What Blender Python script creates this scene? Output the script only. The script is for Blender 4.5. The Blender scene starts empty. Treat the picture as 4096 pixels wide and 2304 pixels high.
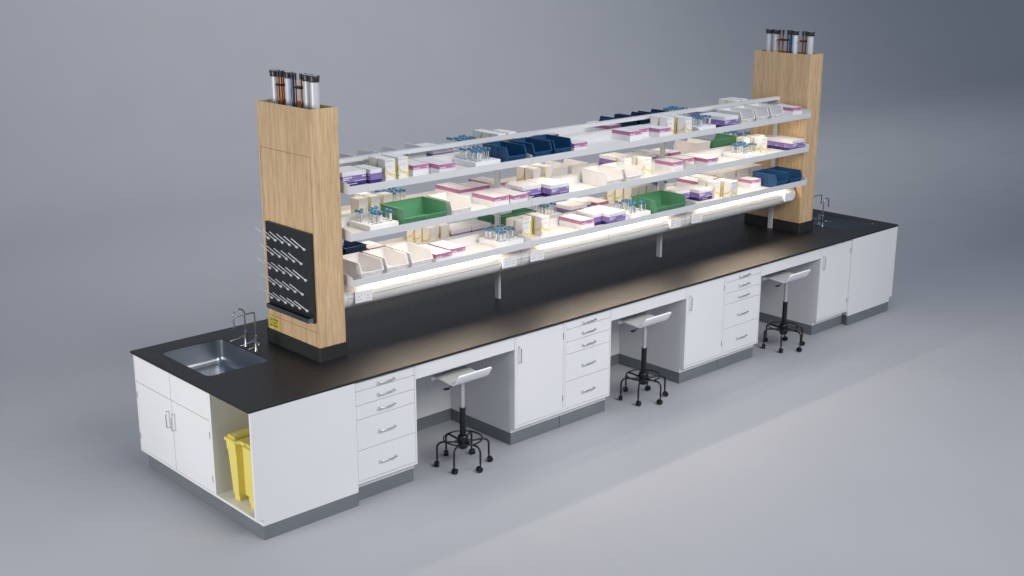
import bpy, bmesh, math, random
from mathutils import Vector, Matrix
random.seed(4)
SC = bpy.context.scene
COL = SC.collection
PI = math.pi

# ------------------------------------------------------------------ camera
CAM = (-3.66097, -6.34267, 3.73195)
AZ, EL, RO, FPX = 0.8234806, -0.2780656, 0.0009484, 4963.6046
cam_d = bpy.data.cameras.new('camera'); cam = bpy.data.objects.new('camera', cam_d); COL.objects.link(cam)
fw = Vector((math.cos(EL)*math.cos(AZ), math.cos(EL)*math.sin(AZ), math.sin(EL)))
rt = fw.cross(Vector((0, 0, 1))).normalized(); up = rt.cross(fw)
rt2 = math.cos(RO)*rt + math.sin(RO)*up; up2 = -math.sin(RO)*rt + math.cos(RO)*up
M = Matrix((rt2, up2, -fw)).transposed().to_4x4(); M.translation = Vector(CAM)
cam.matrix_world = M
cam_d.sensor_width = 36.0; cam_d.lens = 36.0*FPX/4096.0
cam_d.clip_start = 0.1; cam_d.clip_end = 200
SC.camera = cam

# ------------------------------------------------------------------ world and studio lamps
w = bpy.data.worlds.new('World'); SC.world = w; w.use_nodes = True
bg = w.node_tree.nodes['Background']; bg.inputs[0].default_value = (0.74, 0.87, 1.07, 1); bg.inputs[1].default_value = 0.335
SC.view_settings.view_transform = 'Standard'; SC.view_settings.look = 'None'
SC.view_settings.exposure = 0; SC.view_settings.gamma = 1; SC.view_settings.use_curve_mapping = False

def area(name, loc, target, sx, sy, power, color=(1, 1, 1), spread=180):
    d = bpy.data.lights.new(name, 'AREA'); d.shape = 'RECTANGLE'; d.size = sx; d.size_y = sy
    d.energy = power; d.color = color; d.spread = math.radians(spread)
    o = bpy.data.objects.new(name, d); COL.objects.link(o); o.location = loc
    o.rotation_euler = (Vector(target)-Vector(loc)).to_track_quat('-Z', 'Y').to_euler()
    return o
area('softbox_front', (2.7, -7.4, 6.6), (3.0, 0.0, 0.9), 7.0, 2.6, 198, (1.0, 0.975, 0.95), 95)
area('softbox_left', (-4.6, 0.4, 1.9), (0.0, 0.8, 1.25), 2.6, 2.4, 72, (1.0, 0.97, 0.92), 110)
area('softbox_overhead', (4.0, -0.6, 7.2), (4.0, 0.4, 0.0), 7.0, 2.6, 50, (0.97, 0.98, 1.0), 130)
area('softbox_backdrop', (10.3, 4.0, 8.5), (10.5, 14.0, 4.5), 17.0, 3.0, 815, (1.0, 0.99, 0.97))

# ------------------------------------------------------------------ materials
MATS = {}
def mat(name, col, rough=0.5, metal=0.0, bump=0.0, bscale=200, var=0.0, spec=0.5, emit=None, estr=0, coat=0.0, vscale=3.0):
    if name in MATS: return MATS[name]
    m = bpy.data.materials.new(name); m.use_nodes = True; nt = m.node_tree; b = nt.nodes['Principled BSDF']
    b.inputs['Base Color'].default_value = (*col, 1); b.inputs['Roughness'].default_value = rough
    b.inputs['Metallic'].default_value = metal; b.inputs['Specular IOR Level'].default_value = spec
    b.inputs['Coat Weight'].default_value = coat
    if emit: b.inputs['Emission Color'].default_value = (*emit, 1); b.inputs['Emission Strength'].default_value = estr
    tc = nt.nodes.new('ShaderNodeTexCoord')
    if bump:
        n = nt.nodes.new('ShaderNodeTexNoise'); n.inputs['Scale'].default_value = bscale; n.inputs['Detail'].default_value = 3
        bp = nt.nodes.new('ShaderNodeBump'); bp.inputs['Strength'].default_value = bump; bp.inputs['Distance'].default_value = 0.002
        nt.links.new(tc.outputs['Object'], n.inputs['Vector']); nt.links.new(n.outputs[0], bp.inputs['Height'])
        nt.links.new(bp.outputs[0], b.inputs['Normal'])
    if var:
        n = nt.nodes.new('ShaderNodeTexNoise'); n.inputs['Scale'].default_value = vscale; n.inputs['Detail'].default_value = 5
        r = nt.nodes.new('ShaderNodeMapRange'); r.inputs[1].default_value = .3; r.inputs[2].default_value = .7
        r.inputs[3].default_value = 1-var; r.inputs[4].default_value = 1+var
        mx = nt.nodes.new('ShaderNodeVectorMath'); mx.operation = 'SCALE'; mx.inputs[0].default_value = col
        nt.links.new(tc.outputs['Object'], n.inputs['Vector']); nt.links.new(n.outputs[0], r.inputs[0])
        nt.links.new(r.outputs[0], mx.inputs['Scale']); nt.links.new(mx.outputs[0], b.inputs['Base Color'])
        r2 = nt.nodes.new('ShaderNodeMapRange'); r2.inputs[1].default_value = .3; r2.inputs[2].default_value = .7
        r2.inputs[3].default_value = max(0, rough-.05); r2.inputs[4].default_value = min(1, rough+.05)
        nt.links.new(n.outputs[0], r2.inputs[0]); nt.links.new(r2.outputs[0], b.inputs['Roughness'])
    MATS[name] = m
    return m

def wood_mat():
    m = bpy.data.materials.new('oak_veneer'); m.use_nodes = True; nt = m.node_tree; b = nt.nodes['Principled BSDF']
    tc = nt.nodes.new('ShaderNodeTexCoord'); mp = nt.nodes.new('ShaderNodeMapping'); mp.inputs['Scale'].default_value = (1, 1, 0.028)
    nt.links.new(tc.outputs['Object'], mp.inputs[0])
    n1 = nt.nodes.new('ShaderNodeTexNoise'); n1.inputs['Scale'].default_value = 210; n1.inputs['Detail'].default_value = 6; n1.inputs['Roughness'].default_value = .65
    n2 = nt.nodes.new('ShaderNodeTexNoise'); n2.inputs['Scale'].default_value = 26; n2.inputs['Detail'].default_value = 5
    n3 = nt.nodes.new('ShaderNodeTexNoise'); n3.inputs['Scale'].default_value = 420; n3.inputs['Detail'].default_value = 2
    for n in (n1, n2, n3): nt.links.new(mp.outputs[0], n.inputs['Vector'])
    a = nt.nodes.new('ShaderNodeMath'); a.operation = 'MULTIPLY_ADD'; a.inputs[1].default_value = .70
    c = nt.nodes.new('ShaderNodeMath'); c.operation = 'MULTIPLY'; c.inputs[1].default_value = .30
    nt.links.new(n2.outputs[0], c.inputs[0]); nt.links.new(n1.outputs[0], a.inputs[0]); nt.links.new(c.outputs[0], a.inputs[2])
    cr = nt.nodes.new('ShaderNodeValToRGB'); e = cr.color_ramp.elements
    e[0].position = .33; e[0].color = (.40, .25, .122, 1); e[1].position = .70; e[1].color = (.84, .63, .395, 1)
    k = e.new(.5); k.color = (.635, .44, .25, 1)
    nt.links.new(a.outputs[0], cr.inputs[0]); nt.links.new(cr.outputs[0], b.inputs['Base Color'])
    bp = nt.nodes.new('ShaderNodeBump'); bp.inputs['Strength'].default_value = .15; bp.inputs['Distance'].default_value = .001
    nt.links.new(n3.outputs[0], bp.inputs['Height']); nt.links.new(bp.outputs[0], b.inputs['Normal'])
    b.inputs['Roughness'].default_value = .5
    MATS['oak_veneer'] = m
    return m

def bands_mat(name, bands, rough=.45):
    """colour bands by height (object z); bands = [(z_from, colour), ...] lowest first"""
    m = bpy.data.materials.new(name); m.use_nodes = True; nt = m.node_tree; b = nt.nodes['Principled BSDF']
    tc = nt.nodes.new('ShaderNodeTexCoord'); sp = nt.nodes.new('ShaderNodeSeparateXYZ')
    geo = nt.nodes.new('ShaderNodeNewGeometry'); gs = nt.nodes.new('ShaderNodeSeparateXYZ')
    nt.links.new(tc.outputs['Object'], sp.inputs[0]); nt.links.new(geo.outputs['Normal'], gs.inputs[0])
    cr = nt.nodes.new('ShaderNodeValToRGB'); cr.color_ramp.interpolation = 'CONSTANT' if name != 'pink_carton' else 'LINEAR'
    el = cr.color_ramp.elements
    while len(el) > 1: el.remove(el[-1])
    el[0].position = 0; el[0].color = (*bands[0][1], 1)
    for z, c in bands[1:]:
        q = el.new(z*5); q.color = (*c, 1)
    ml = nt.nodes.new('ShaderNodeMath'); ml.operation = 'MULTIPLY'; ml.inputs[1].default_value = 5
    nt.links.new(sp.outputs[2], ml.inputs[0]); nt.links.new(ml.outputs[0], cr.inputs[0])
    gt = nt.nodes.new('ShaderNodeMath'); gt.operation = 'GREATER_THAN'; gt.inputs[1].default_value = .7
    nt.links.new(gs.outputs[2], gt.inputs[0])
    mx = nt.nodes.new('ShaderNodeMix'); mx.data_type = 'RGBA'; mx.inputs[7].default_value = (.8, .8, .82, 1)
    nt.links.new(gt.outputs[0], mx.inputs[0]); nt.links.new(cr.outputs[0], mx.inputs[6]); nt.links.new(mx.outputs[2], b.inputs['Base Color'])
    b.inputs['Roughness'].default_value = rough
    MATS[name] = m
    return m

def slots_mat():
    m = bpy.data.materials.new('slotted_upright'); m.use_nodes = True; nt = m.node_tree; b = nt.nodes['Principled BSDF']
    tc = nt.nodes.new('ShaderNodeTexCoord'); sp = nt.nodes.new('ShaderNodeSeparateXYZ'); nt.links.new(tc.outputs['Object'], sp.inputs[0])
    def mth(op, a, bb=None, c=None):
        n = nt.nodes.new('ShaderNodeMath'); n.operation = op
        for i, v in enumerate((a, bb, c)):
            if v is None: continue
            if isinstance(v, (int, float)): n.inputs[i].default_value = v
            else: nt.links.new(v, n.inputs[i])
        return n.outputs[0]
    z = mth('FRACT', mth('MULTIPLY', sp.outputs[2], 1/.0165)); zi = mth('LESS_THAN', z, .62)
    ax = mth('ABSOLUTE', mth('SUBTRACT', mth('ABSOLUTE', sp.outputs[0]), .0045)); xi = mth('LESS_THAN', ax, .0016)
    geo = nt.nodes.new('ShaderNodeNewGeometry'); gs = nt.nodes.new('ShaderNodeSeparateXYZ'); nt.links.new(geo.outputs['Normal'], gs.inputs[0])
    fy = mth('GREATER_THAN', mth('ABSOLUTE', gs.outputs[1]), .7)
    f = mth('MULTIPLY', mth('MULTIPLY', zi, xi), fy)
    mx = nt.nodes.new('ShaderNodeMix'); mx.data_type = 'RGBA'; mx.inputs[6].default_value = (.62, .63, .64, 1); mx.inputs[7].default_value = (.03, .03, .035, 1)
    nt.links.new(f, mx.inputs[0]); nt.links.new(mx.outputs[2], b.inputs['Base Color']); b.inputs['Roughness'].default_value = .45
    MATS['slotted_upright'] = m
    return m

def glass_mat():
    m = bpy.data.materials.new('clear_tube_plastic'); m.use_nodes = True; nt = m.node_tree
    for n in list(nt.nodes): nt.nodes.remove(n)
    out = nt.nodes.new('ShaderNodeOutputMaterial'); tr = nt.nodes.new('ShaderNodeBsdfTransparent'); tr.inputs[0].default_value = (.86, .88, .89, 1)
    gl = nt.nodes.new('ShaderNodeBsdfGlossy'); gl.inputs['Roughness'].default_value = .12; gl.inputs[0].default_value = (.9, .93, .96, 1)
    lw = nt.nodes.new('ShaderNodeLayerWeight'); lw.inputs[0].default_value = .35
    mr = nt.nodes.new('ShaderNodeMapRange'); mr.inputs[3].default_value = .08; mr.inputs[4].default_value = .65
    mx = nt.nodes.new('ShaderNodeMixShader')
    nt.links.new(lw.outputs['Facing'], mr.inputs[0]); nt.links.new(mr.outputs[0], mx.inputs[0])
    nt.links.new(tr.outputs[0], mx.inputs[1]); nt.links.new(gl.outputs[0], mx.inputs[2]); nt.links.new(mx.outputs[0], out.inputs[0])
    MATS['clear_tube_plastic'] = m
    return m

WHITE = mat('white_laminate', (.785, .79, .80), .42, var=.012, vscale=2)
INNER = mat('cream_laminate', (.78, .76, .70), .55, var=.01)
PLINTH = mat('grey_plinth', (.165, .185, .20), .5, var=.06, vscale=6, bump=.1)
TOP = mat('black_epoxy_worktop', (.007, .0075, .009), .47, var=.12, vscale=40, bump=.25, bscale=900, spec=.55)
STEEL = mat('brushed_steel', (.40, .43, .475), .30, 1.0, bump=.12, bscale=700)
CHROME = mat('polished_chrome', (.38, .39, .41), .27, 1.0)
HANDLE = mat('satin_steel_handle', (.66, .67, .69), .25, 1.0)
HINGE_GAPSHADE = mat('dark_hinge_and_gap_shade', (.07, .07, .075), .5)  # colour of the hinges, also painted shade inside the gaps between fronts
SHELF = mat('light_grey_shelf_metal', (.66, .67, .685), .42, var=.015, bump=.08, bscale=500)
SHELFTOP = mat('shelf_board', (.74, .725, .71), .55, var=.03, vscale=20, bump=.12, bscale=600)
SLOTS = slots_mat(); WOOD = wood_mat(); GLASS = glass_mat()
TRUNK = mat('trunking_plastic', (.78, .775, .76), .45)
SOCKET = mat('socket_white', (.85, .85, .87), .22)
BLACK = mat('black_rubber', (.02, .02, .022), .45)
SEAM = mat('seam_dark', (.05, .04, .03), .7)
BOARD = mat('black_pegboard', (.018, .02, .022), .42, bump=.1, bscale=500)
BASEBLK = mat('black_base_block', (.022, .023, .023), .5, bump=.15, bscale=600)
TRAY = mat('dark_steel_tray', (.26, .28, .31), .35, 1.0, bump=.1, bscale=600)
PEG = mat('white_peg', (.82, .83, .86), .3)
YEL = mat('yellow_plastic', (.80, .68, .17), .38, bump=.08, bscale=400)
GREENB = mat('green_bin_plastic', (.082, .255, .14), .42, bump=.12, bscale=500)
BLUEB = mat('blue_bin_plastic', (.012, .072, .175), .36, bump=.12, bscale=500)
NAVYB = mat('navy_bin_plastic', (.006, .035, .11), .36, bump=.12, bscale=500)
WHITEB = mat('white_bin_plastic', (.80, .79, .79), .36, bump=.1, bscale=500)
FOAM = mat('white_foam', (.83, .83, .85), .6, bump=.2, bscale=500)
CAPB = mat('blue_cap', (.045, .185, .34), .4)
LABEL = mat('white_label', (.85, .85, .86), .5)
INK = mat('black_ink', (.03, .03, .035), .6)
GINK = mat('grey_ink', (.30, .30, .34), .6)
PINK_INK = mat('white_ink', (.88, .86, .90), .5)
PURINK = mat('lavender_ink', (.33, .30, .55), .6)
GOLD = mat('gold_print', (.84, .66, .01), .4)
GOLDL = mat('pale_gold_print', (.74, .60, .16), .45)
PINK = bands_mat('pink_carton', [(0, (.80, .80, .83)), (.044, (.80, .79, .83)), (.0475, (.49, .185, .35)), (.078, (.49, .185, .35))])
GLOVE = bands_mat('purple_carton', [(0, (.045, .028, .18)), (.027, (.235, .165, .42)), (.0705, (.80, .80, .83))])
SWOOSH = mat('deep_purple_print', (.022, .015, .12), .4)
SWOOSHL = mat('pale_purple_print', (.36, .25, .60), .4)
YBOX = mat('white_carton', (.82, .82, .84), .42)
GREYTUBE = mat('grey_pipe', (.62, .63, .65), .38, .15)
WHITETUBE = mat('white_pipe', (.74, .75, .84), .4)
BLUETUBE = mat('blue_pipe', (.012, .10, .26), .25)
COPPER = mat('copper_pipe', (.30, .115, .05), .25, .6)
BLKCAP = mat('black_pipe_cap', (.03, .033, .036), .3)
CAPTOP = mat('pale_cap_disc', (.42, .46, .56), .4)
SEATM = mat('stool_seat_plastic', (.85, .85, .87), .33)
STOOLB = mat('stool_black_steel', (.012, .013, .015), .28, .3)
STOOLS = mat('stool_column_steel', (.62, .62, .64), .3, .7)
SIGNY = mat('sign_yellow', (.78, .62, .06), .45)
FLOOR = mat('studio_floor_paint', (.395, .405, .44), .62, var=.015, vscale=1.2, bump=.15, bscale=160)
LED = mat('led_diffuser', (.9, .9, .85), .5, emit=(1.0, .86, .70), estr=3)

# ------------------------------------------------------------------ mesh builder
class MB:
    def __init__(s): s.bm = bmesh.new(); s.mats = []
    def mi(s, m):
        if m not in s.mats: s.mats.append(m)
        return s.mats.index(m)
    def _tag(s, faces, m, smooth=False):
        i = s.mi(m)
        for f in faces: f.material_index = i; f.smooth = smooth
    def box(s, x0, y0, z0, x1, y1, z1, m, bev=0.0):
        b2 = bmesh.new(); bmesh.ops.create_cube(b2, size=1)
        for v in b2.verts: v.co = Vector((x0+(v.co.x+.5)*(x1-x0), y0+(v.co.y+.5)*(y1-y0), z0+(v.co.z+.5)*(z1-z0)))
        if bev: bmesh.ops.bevel(b2, geom=b2.edges[:], offset=bev, segments=2, affect='EDGES', profile=.7)
        s._merge(b2, m, False); return s
    def _merge(s, b2, m, smooth, mtx=None):
        me = bpy.data.meshes.new('t'); 
        if mtx is not None: b2.transform(mtx)
        bmesh.ops.recalc_face_normals(b2, faces=b2.faces[:])
        b2.to_mesh(me); b2.free(); n = len(s.bm.faces); s.bm.from_mesh(me); bpy.data.meshes.remove(me)
        s.bm.faces.ensure_lookup_table(); s._tag(s.bm.faces[n:], m, smooth)
    def prism(s, pts, axis, a0, a1, m, bev=0.0, smooth=False, holes=None):
        """pts 2-D outline; axis 'x' -> pts=(y,z); 'y' -> (x,z); 'z' -> (x,y)"""
        b2 = bmesh.new()
        def P(p, a):
            return {'x': (a, p[0], p[1]), 'y': (p[0], a, p[1]), 'z': (p[0], p[1], a)}[axis]
        edges = []
        for loop in [pts]+(holes or []):
            vs = [b2.verts.new(P(p, a0)) for p in loop]
            edges += [b2.edges.new((vs[i], vs[(i+1) % len(vs)])) for i in range(len(vs))]
        if holes:
            r = bmesh.ops.triangle_fill(b2, use_beauty=True, edges=edges)
            faces = [f for f in r['geom'] if isinstance(f, bmesh.types.BMFace)]
        else:
            faces = [b2.faces.new(b2.verts[:])]
        r = bmesh.ops.extrude_face_region(b2, geom=faces)
        d = {'x': Vector((a1-a0, 0, 0)), 'y': Vector((0, a1-a0, 0)), 'z': Vector((0, 0, a1-a0))}[axis]
        bmesh.ops.translate(b2, vec=d, verts=[v for v in r['geom'] if isinstance(v, bmesh.types.BMVert)])
        if bev:
            bmesh.ops.bevel(b2, geom=[e for e in b2.edges if e.calc_face_angle(0) > .9], offset=bev, segments=2, affect='EDGES')
        s._merge(b2, m, smooth); return s
    def cyl(s, p0, p1, r0, r1=None, m=None, n=16, caps=True, smooth=True):
        p0 = Vector(p0); p1 = Vector(p1); r1 = r0 if r1 is None else r1; d = p1-p0
        b2 = bmesh.new(); bmesh.ops.create_cone(b2, cap_ends=caps, segments=n, radius1=r0, radius2=r1, depth=d.length)
        mt = Matrix.Translation((p0+p1)/2) @ d.to_track_quat('Z', 'Y').to_matrix().to_4x4()
        s._merge(b2, m, smooth, mt); return s
    def lathe(s, prof, c, m, n=20, axis=(0, 0, 1), smooth=True):
        b2 = bmesh.new(); rings = []
        for r, z in prof:
            rings.append([b2.verts.new((max(r, 1e-5)*math.cos(2*PI*i/n), max(r, 1e-5)*math.sin(2*PI*i/n), z)) for i in range(n)])
        for a, b in zip(rings, rings[1:]):
            for i in range(n): b2.faces.new((a[i], a[(i+1) % n], b[(i+1) % n], b[i]))
        b2.faces.new(rings[0][::-1]); b2.faces.new(rings[-1])
        mt = Matrix.Translation(c) @ Vector(axis).to_track_quat('Z', 'Y').to_matrix().to_4x4()
        s._merge(b2, m, smooth, mt); return s
    def tube(s, pts, r, m, n=10, rr=None):
        """sweep along polyline"""
        pts = [Vector(p) for p in pts]; b2 = bmesh.new(); rings = []; prev = None
        for i, p in enumerate(pts):
            t = ((pts[min(i+1, len(pts)-1)]-p).normalized() + (p-pts[max(i-1, 0)]).normalized()).normalized()
            if prev is None: u = t.orthogonal().normalized()
            else: u = (prev - prev.dot(t)*t).normalized()
            prev = u; v = t.cross(u); q = rr[i] if rr else r
            rings.append([b2.verts.new(p+q*(math.cos(2*PI*k/n)*u+math.sin(2*PI*k/n)*v)) for k in range(n)])
        for a, b in zip(rings, rings[1:]):
            for i in range(n): b2.faces.new((a[i], a[(i+1) % n], b[(i+1) % n], b[i]))
        b2.faces.new(rings[0][::-1]); b2.faces.new(rings[-1])
        s._merge(b2, m, True); return s
    def torus(s, c, R, r, m, n=40, k=10):
        pts = [(c[0]+R*math.cos(2*PI*i/n), c[1]+R*math.sin(2*PI*i/n), c[2]) for i in range(n)]
        b2 = bmesh.new(); rings = []
        for i in range(n):
            a = 2*PI*i/n; rings.append([b2.verts.new((c[0]+(R+r*math.cos(2*PI*j/k))*math.cos(a), c[1]+(R+r*math.cos(2*PI*j/k))*math.sin(a), c[2]+r*math.sin(2*PI*j/k))) for j in range(k)])
        for i in range(n):
            a, b = rings[i], rings[(i+1) % n]
            for j in range(k): b2.faces.new((a[j], b[j], b[(j+1) % k], a[(j+1) % k]))
        s._merge(b2, m, True); return s
    def poly(s, pts, m):
        vs = [s.bm.verts.new(p) for p in pts]; f = s.bm.faces.new(vs); s._tag([f], m)
        return s
    def rawmesh(s, me, mtx, m):
        b2 = bmesh.new(); b2.from_mesh(me); b2.transform(mtx)
        t = bpy.data.meshes.new('t'); b2.to_mesh(t); b2.free(); n = len(s.bm.faces); s.bm.from_mesh(t); bpy.data.meshes.remove(t)
        s.bm.faces.ensure_lookup_table(); s._tag(s.bm.faces[n:], m)
        return s
    def build(s, name, parent=None, loc=None, label=None, sharp=True):
        me = bpy.data.meshes.new(name)
        if sharp:
            for e in s.bm.edges:
                if len(e.link_faces) == 2 and e.calc_face_angle(0) > math.radians(38): e.smooth = False
        s.bm.to_mesh(me); s.bm.free()
        for m in s.mats: me.materials.append(m)
        o = bpy.data.objects.new(name, me); COL.objects.link(o)
        if parent: o.parent = parent
        if loc is not None: o.location = loc
        if label: o['label'] = label
        return o

def tag(o, label, cat, group=None):
    o['label'] = label; o['category'] = cat
    if group: o['group'] = group
    return o
def thing(name, label, cat, loc=(0, 0, 0), rz=0, group=None):
    o = bpy.data.objects.new(name, None); COL.objects.link(o); o.location = loc; o.rotation_euler = (0, 0, rz)
    o.empty_display_size = .05
    return tag(o, label, cat, group)
def struct(o): o['kind'] = 'structure'; return o
def dup(root, loc, rz, label, group=None):
    r = root.copy(); COL.objects.link(r); r.location = loc; r.rotation_euler = (0, 0, rz); r['label'] = label
    if group: r['group'] = group
    for ch in list(root.children):
        c = ch.copy(); COL.objects.link(c); c.parent = r
        for g in ch.children:
            d = g.copy(); COL.objects.link(d); d.parent = c
    return r
_T = {}
def text_mesh(body, size, bold=0.0, cond=1.0):
    k = (body, size, bold, cond)
    if k in _T: return _T[k]
    cu = bpy.data.curves.new('txt', 'FONT'); cu.body = body; cu.size = size; cu.offset = bold; cu.resolution_u = 2
    o = bpy.data.objects.new('txt', cu); COL.objects.link(o); dg = bpy.context.evaluated_depsgraph_get(); dg.update()
    me = bpy.data.meshes.new_from_object(o.evaluated_get(dg)); me.transform(Matrix.Diagonal((cond, 1, 1, 1)))
    bpy.data.objects.remove(o); _T[k] = me
    return me
def text_front(mb, body, x, z, size, m, y=-.0005, bold=0.0, cond=1.0, right=False):
    """text on a face looking along -y"""
    me = text_mesh(body, size, bold, cond)
    wd = max((v.co.x for v in me.vertices), default=0)
    mb.rawmesh(me, Matrix.Translation((x-(wd if right else 0), y, z)) @ Matrix.Rotation(PI/2, 4, 'X'), m)
def text_left(mb, body, y, z, size, m, x=-.0005, bold=0.0, cond=1.0):
    """text on a face looking along -x, reading towards -y, starting at y"""
    me = text_mesh(body, size, bold, cond)
    mb.rawmesh(me, Matrix.Translation((x, y, z)) @ Matrix.Rotation(-PI/2, 4, 'Z') @ Matrix.Rotation(PI/2, 4, 'X'), m)
def rrect(x0, y0, x1, y1, r, n=6):
    out = []
    for cx, cy, a0 in ((x1-r, y1-r, 0), (x0+r, y1-r, PI/2), (x0+r, y0+r, PI), (x1-r, y0+r, 1.5*PI)):
        for i in range(n+1):
            a = a0+i*PI/2/n; out.append((cx+r*math.cos(a), cy+r*math.sin(a)))
    return out
W = 1.5737; L = 7.5609; T = 0.9; TB = 0.8826; HP = 0.0994; HQ = 0.146; YF = 0.016

# ------------------------------------------------------------------ studio floor with curved backdrop
mb = MB(); prof = [(-14, 0), (9.0, 0)]
for i in range(1, 17):
    a = i*PI/2/16; prof.append((9.0+5*math.sin(a), 5-5*math.cos(a)))
prof.append((14, 16))
for (y0, z0), (y1, z1) in zip(prof, prof[1:]):
    mb.poly([(-30, y0, z0), (70, y0, z0), (70, y1, z1), (-30, y1, z1)], FLOOR)
bmesh.ops.remove_doubles(mb.bm, verts=mb.bm.verts[:], dist=1e-5)
for f in mb.bm.faces: f.smooth = True
struct(mb.build('floor'))

# ------------------------------------------------------------------ worktop with two sink cut-outs
SK = (0.1378, 0.7285, 0.6165, 1.3885)
def rot180(x, y): return (L-x, W-y)
h1 = rrect(*SK, .045); h2 = [rot180(x, y) for x, y in h1]
mb = MB(); mb.prism([(0, 0), (L, 0), (L, W), (0, W)], 'z', TB, T, TOP, holes=[h1, h2])
wt = mb.build('worktop'); bv = wt.modifiers.new('b', 'BEVEL'); bv.width = .0022; bv.segments = 2; bv.limit_method = 'ANGLE'; bv.angle_limit = math.radians(60)
tag(wt, 'long black laboratory worktop with a sink cut into each end', 'worktop')

def sink(rot, label):
    o = thing('sink', label, 'sink', (L, W, 0) if rot else (0, 0, 0), PI if rot else 0, 'sinks at the ends of the worktop')
    x0, y0, x1, y1 = SK; b2 = bmesh.new(); rings = []
    for ins, z in ((-.006, TB-.0005), (-.001, TB-.0006), (.0005, T-.004), (.001, TB-.01), (.004, .775), (.009, .752), (.020, .735), (.040, .7285)):
        r = max(.012, .045-ins*.3); rings.append([b2.verts.new((x, y, z)) for x, y in rrect(x0+ins, y0+ins, x1-ins, y1-ins, r)])
    rings = rings[2:]
    n = len(rings[0])
    for a, b in zip(rings, rings[1:]):
        for i in range(n): b2.faces.new((a[i], b[i], b[(i+1) % n], a[(i+1) % n]))
    b2.faces.new(rings[-1])
    m = MB(); bmesh.ops.recalc_face_normals(b2, faces=b2.faces[:]); me = bpy.data.meshes.new('t'); b2.to_mesh(me); b2.free()
    m.bm.from_mesh(me); m.bm.faces.ensure_lookup_table(); m._tag(m.bm.faces[:], STEEL, True)
    m.build('bowl', o, sharp=False)
    m = MB(); cx, cy = (x0+x1)/2, (y0+y1)/2
    m.lathe([(.001, .7290), (.042, .7290), (.044, .7305), (.040, .7315), (.030, .7300), (.001, .7296)], (cx, cy, 0), CHROME)
    m.build('drain', o); return o
sink(False, 'rectangular steel sink sunk in the near left end of the worktop')
sink(True, 'steel sink half hidden behind the far right wooden pillar')

def arc(c, r, a0, a1, n=10):
    return [(c[0]+r*math.cos(math.radians(a0+(a1-a0)*i/n)), 0, c[1]+r*math.sin(math.radians(a0+(a1-a0)*i/n))) for i in range(n+1)]
def tap(kind, loc, rz, label, valves):
    """tap at origin, spout towards -x, height above the worktop"""
    o = thing('tap', label, 'tap', loc, rz, 'lab taps beside the sinks')
    m = MB()
    m.lathe([(.001, 0), (.0185, 0), (.0185, .004), (.012, .014), (.0115, .075), (.0125, .076), (.0125, .099), (.0105, .101), (.0115, .112), (.006, .120), (.001, .121)], (0, 0, 0), CHROME)
    m.build('tap_body', o)
    m = MB()
    if kind == 'gooseneck':
        pts = [(0, 0, .115)]+arc((-.045, .240), .045, 0, 180, 16)+[(-.090, 0, .205)]
    else:
        pts = [(0, 0, .115)]+arc((-.014, .272), .014, 0, 90, 6)+arc((-.152, .272), .014, 90, 180, 6)+[(-.166, 0, .205)]
    m.tube(pts, .0055, CHROME, 12)
    e = pts[-1]; m.lathe([(.001, -.016), (.0055, -.015), (.0072, -.004), (.0072, 0), (.001, .002)], (e[0], 0, e[2]), CHROME)
    m.build('spout', o)
    for s in valves:
        m = MB(); m.lathe([(.001, 0), (.0095, .0), (.0095, .024), (.011, .025), (.011, .040), (.008, .044), (.001, .045)], (0, s*.008, .058), CHROME, axis=(0, s, 0))
        v = m.build('valve', o)
        m = MB(); m.tube([(-.008, s*.047, .060), (-.035, s*.050, .052), (-.085, s*.052, .047), (-.100, s*.052, .046)], .003, CHROME, 8, rr=[.003, .0025, .004, .002])
        m.build('lever', v)
    return o
tap('gooseneck', (.6600, 1.1100, T), 0, 'gooseneck chrome tap at the left sink, one lever valve', (1,))
tap('square', (.6565, .9670, T), 0, 'square bent chrome tap at the left sink, two lever valves', (1, -1))
tap('gooseneck', (L-.6480, W-1.0970, T), PI, 'gooseneck chrome tap standing beside the far right pillar', (1, -1))
tap('square', (L-.6565, W-.9670, T), PI, 'square bent chrome tap mostly hidden behind the far right pillar', (1, -1))

# ------------------------------------------------------------------ base cabinets
def handle_h(o, cx, y, z, half=.066):
    m = MB(); pts = [(cx-half, y, z), (cx-half, y-.019, z)]+[(cx-half+.008*(1-math.cos(a)), y-.019-.008*math.sin(a), z) for a in (.5, 1.1)] + [(cx-half+.010, y-.028, z), (cx+half-.010, y-.028, z)]+[(cx+half-.008*(1-math.cos(a)), y-.019-.008*math.sin(a), z) for a in (1.1, .5)]+[(cx+half, y-.019, z), (cx+half, y, z)]
    m.tube(pts, .0048, HANDLE, 10); return m.build('handle', o)
def handle_v(o, x, y, z0, z1, axis='y'):
    m = MB(); d = (0, -1) if axis == 'y' else (-1, 0)
    def P(k, z): return (x+d[0]*k, y+d[1]*k, z)
    m.tube([P(0, z0), P(.018, z0), P(.024, z0+.002), P(.028, z0+.010), P(.028, z1-.010), P(.024, z1-.002), P(.018, z1), P(0, z1)], .0048, HANDLE, 10)
    return m.build('handle', o)
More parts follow.
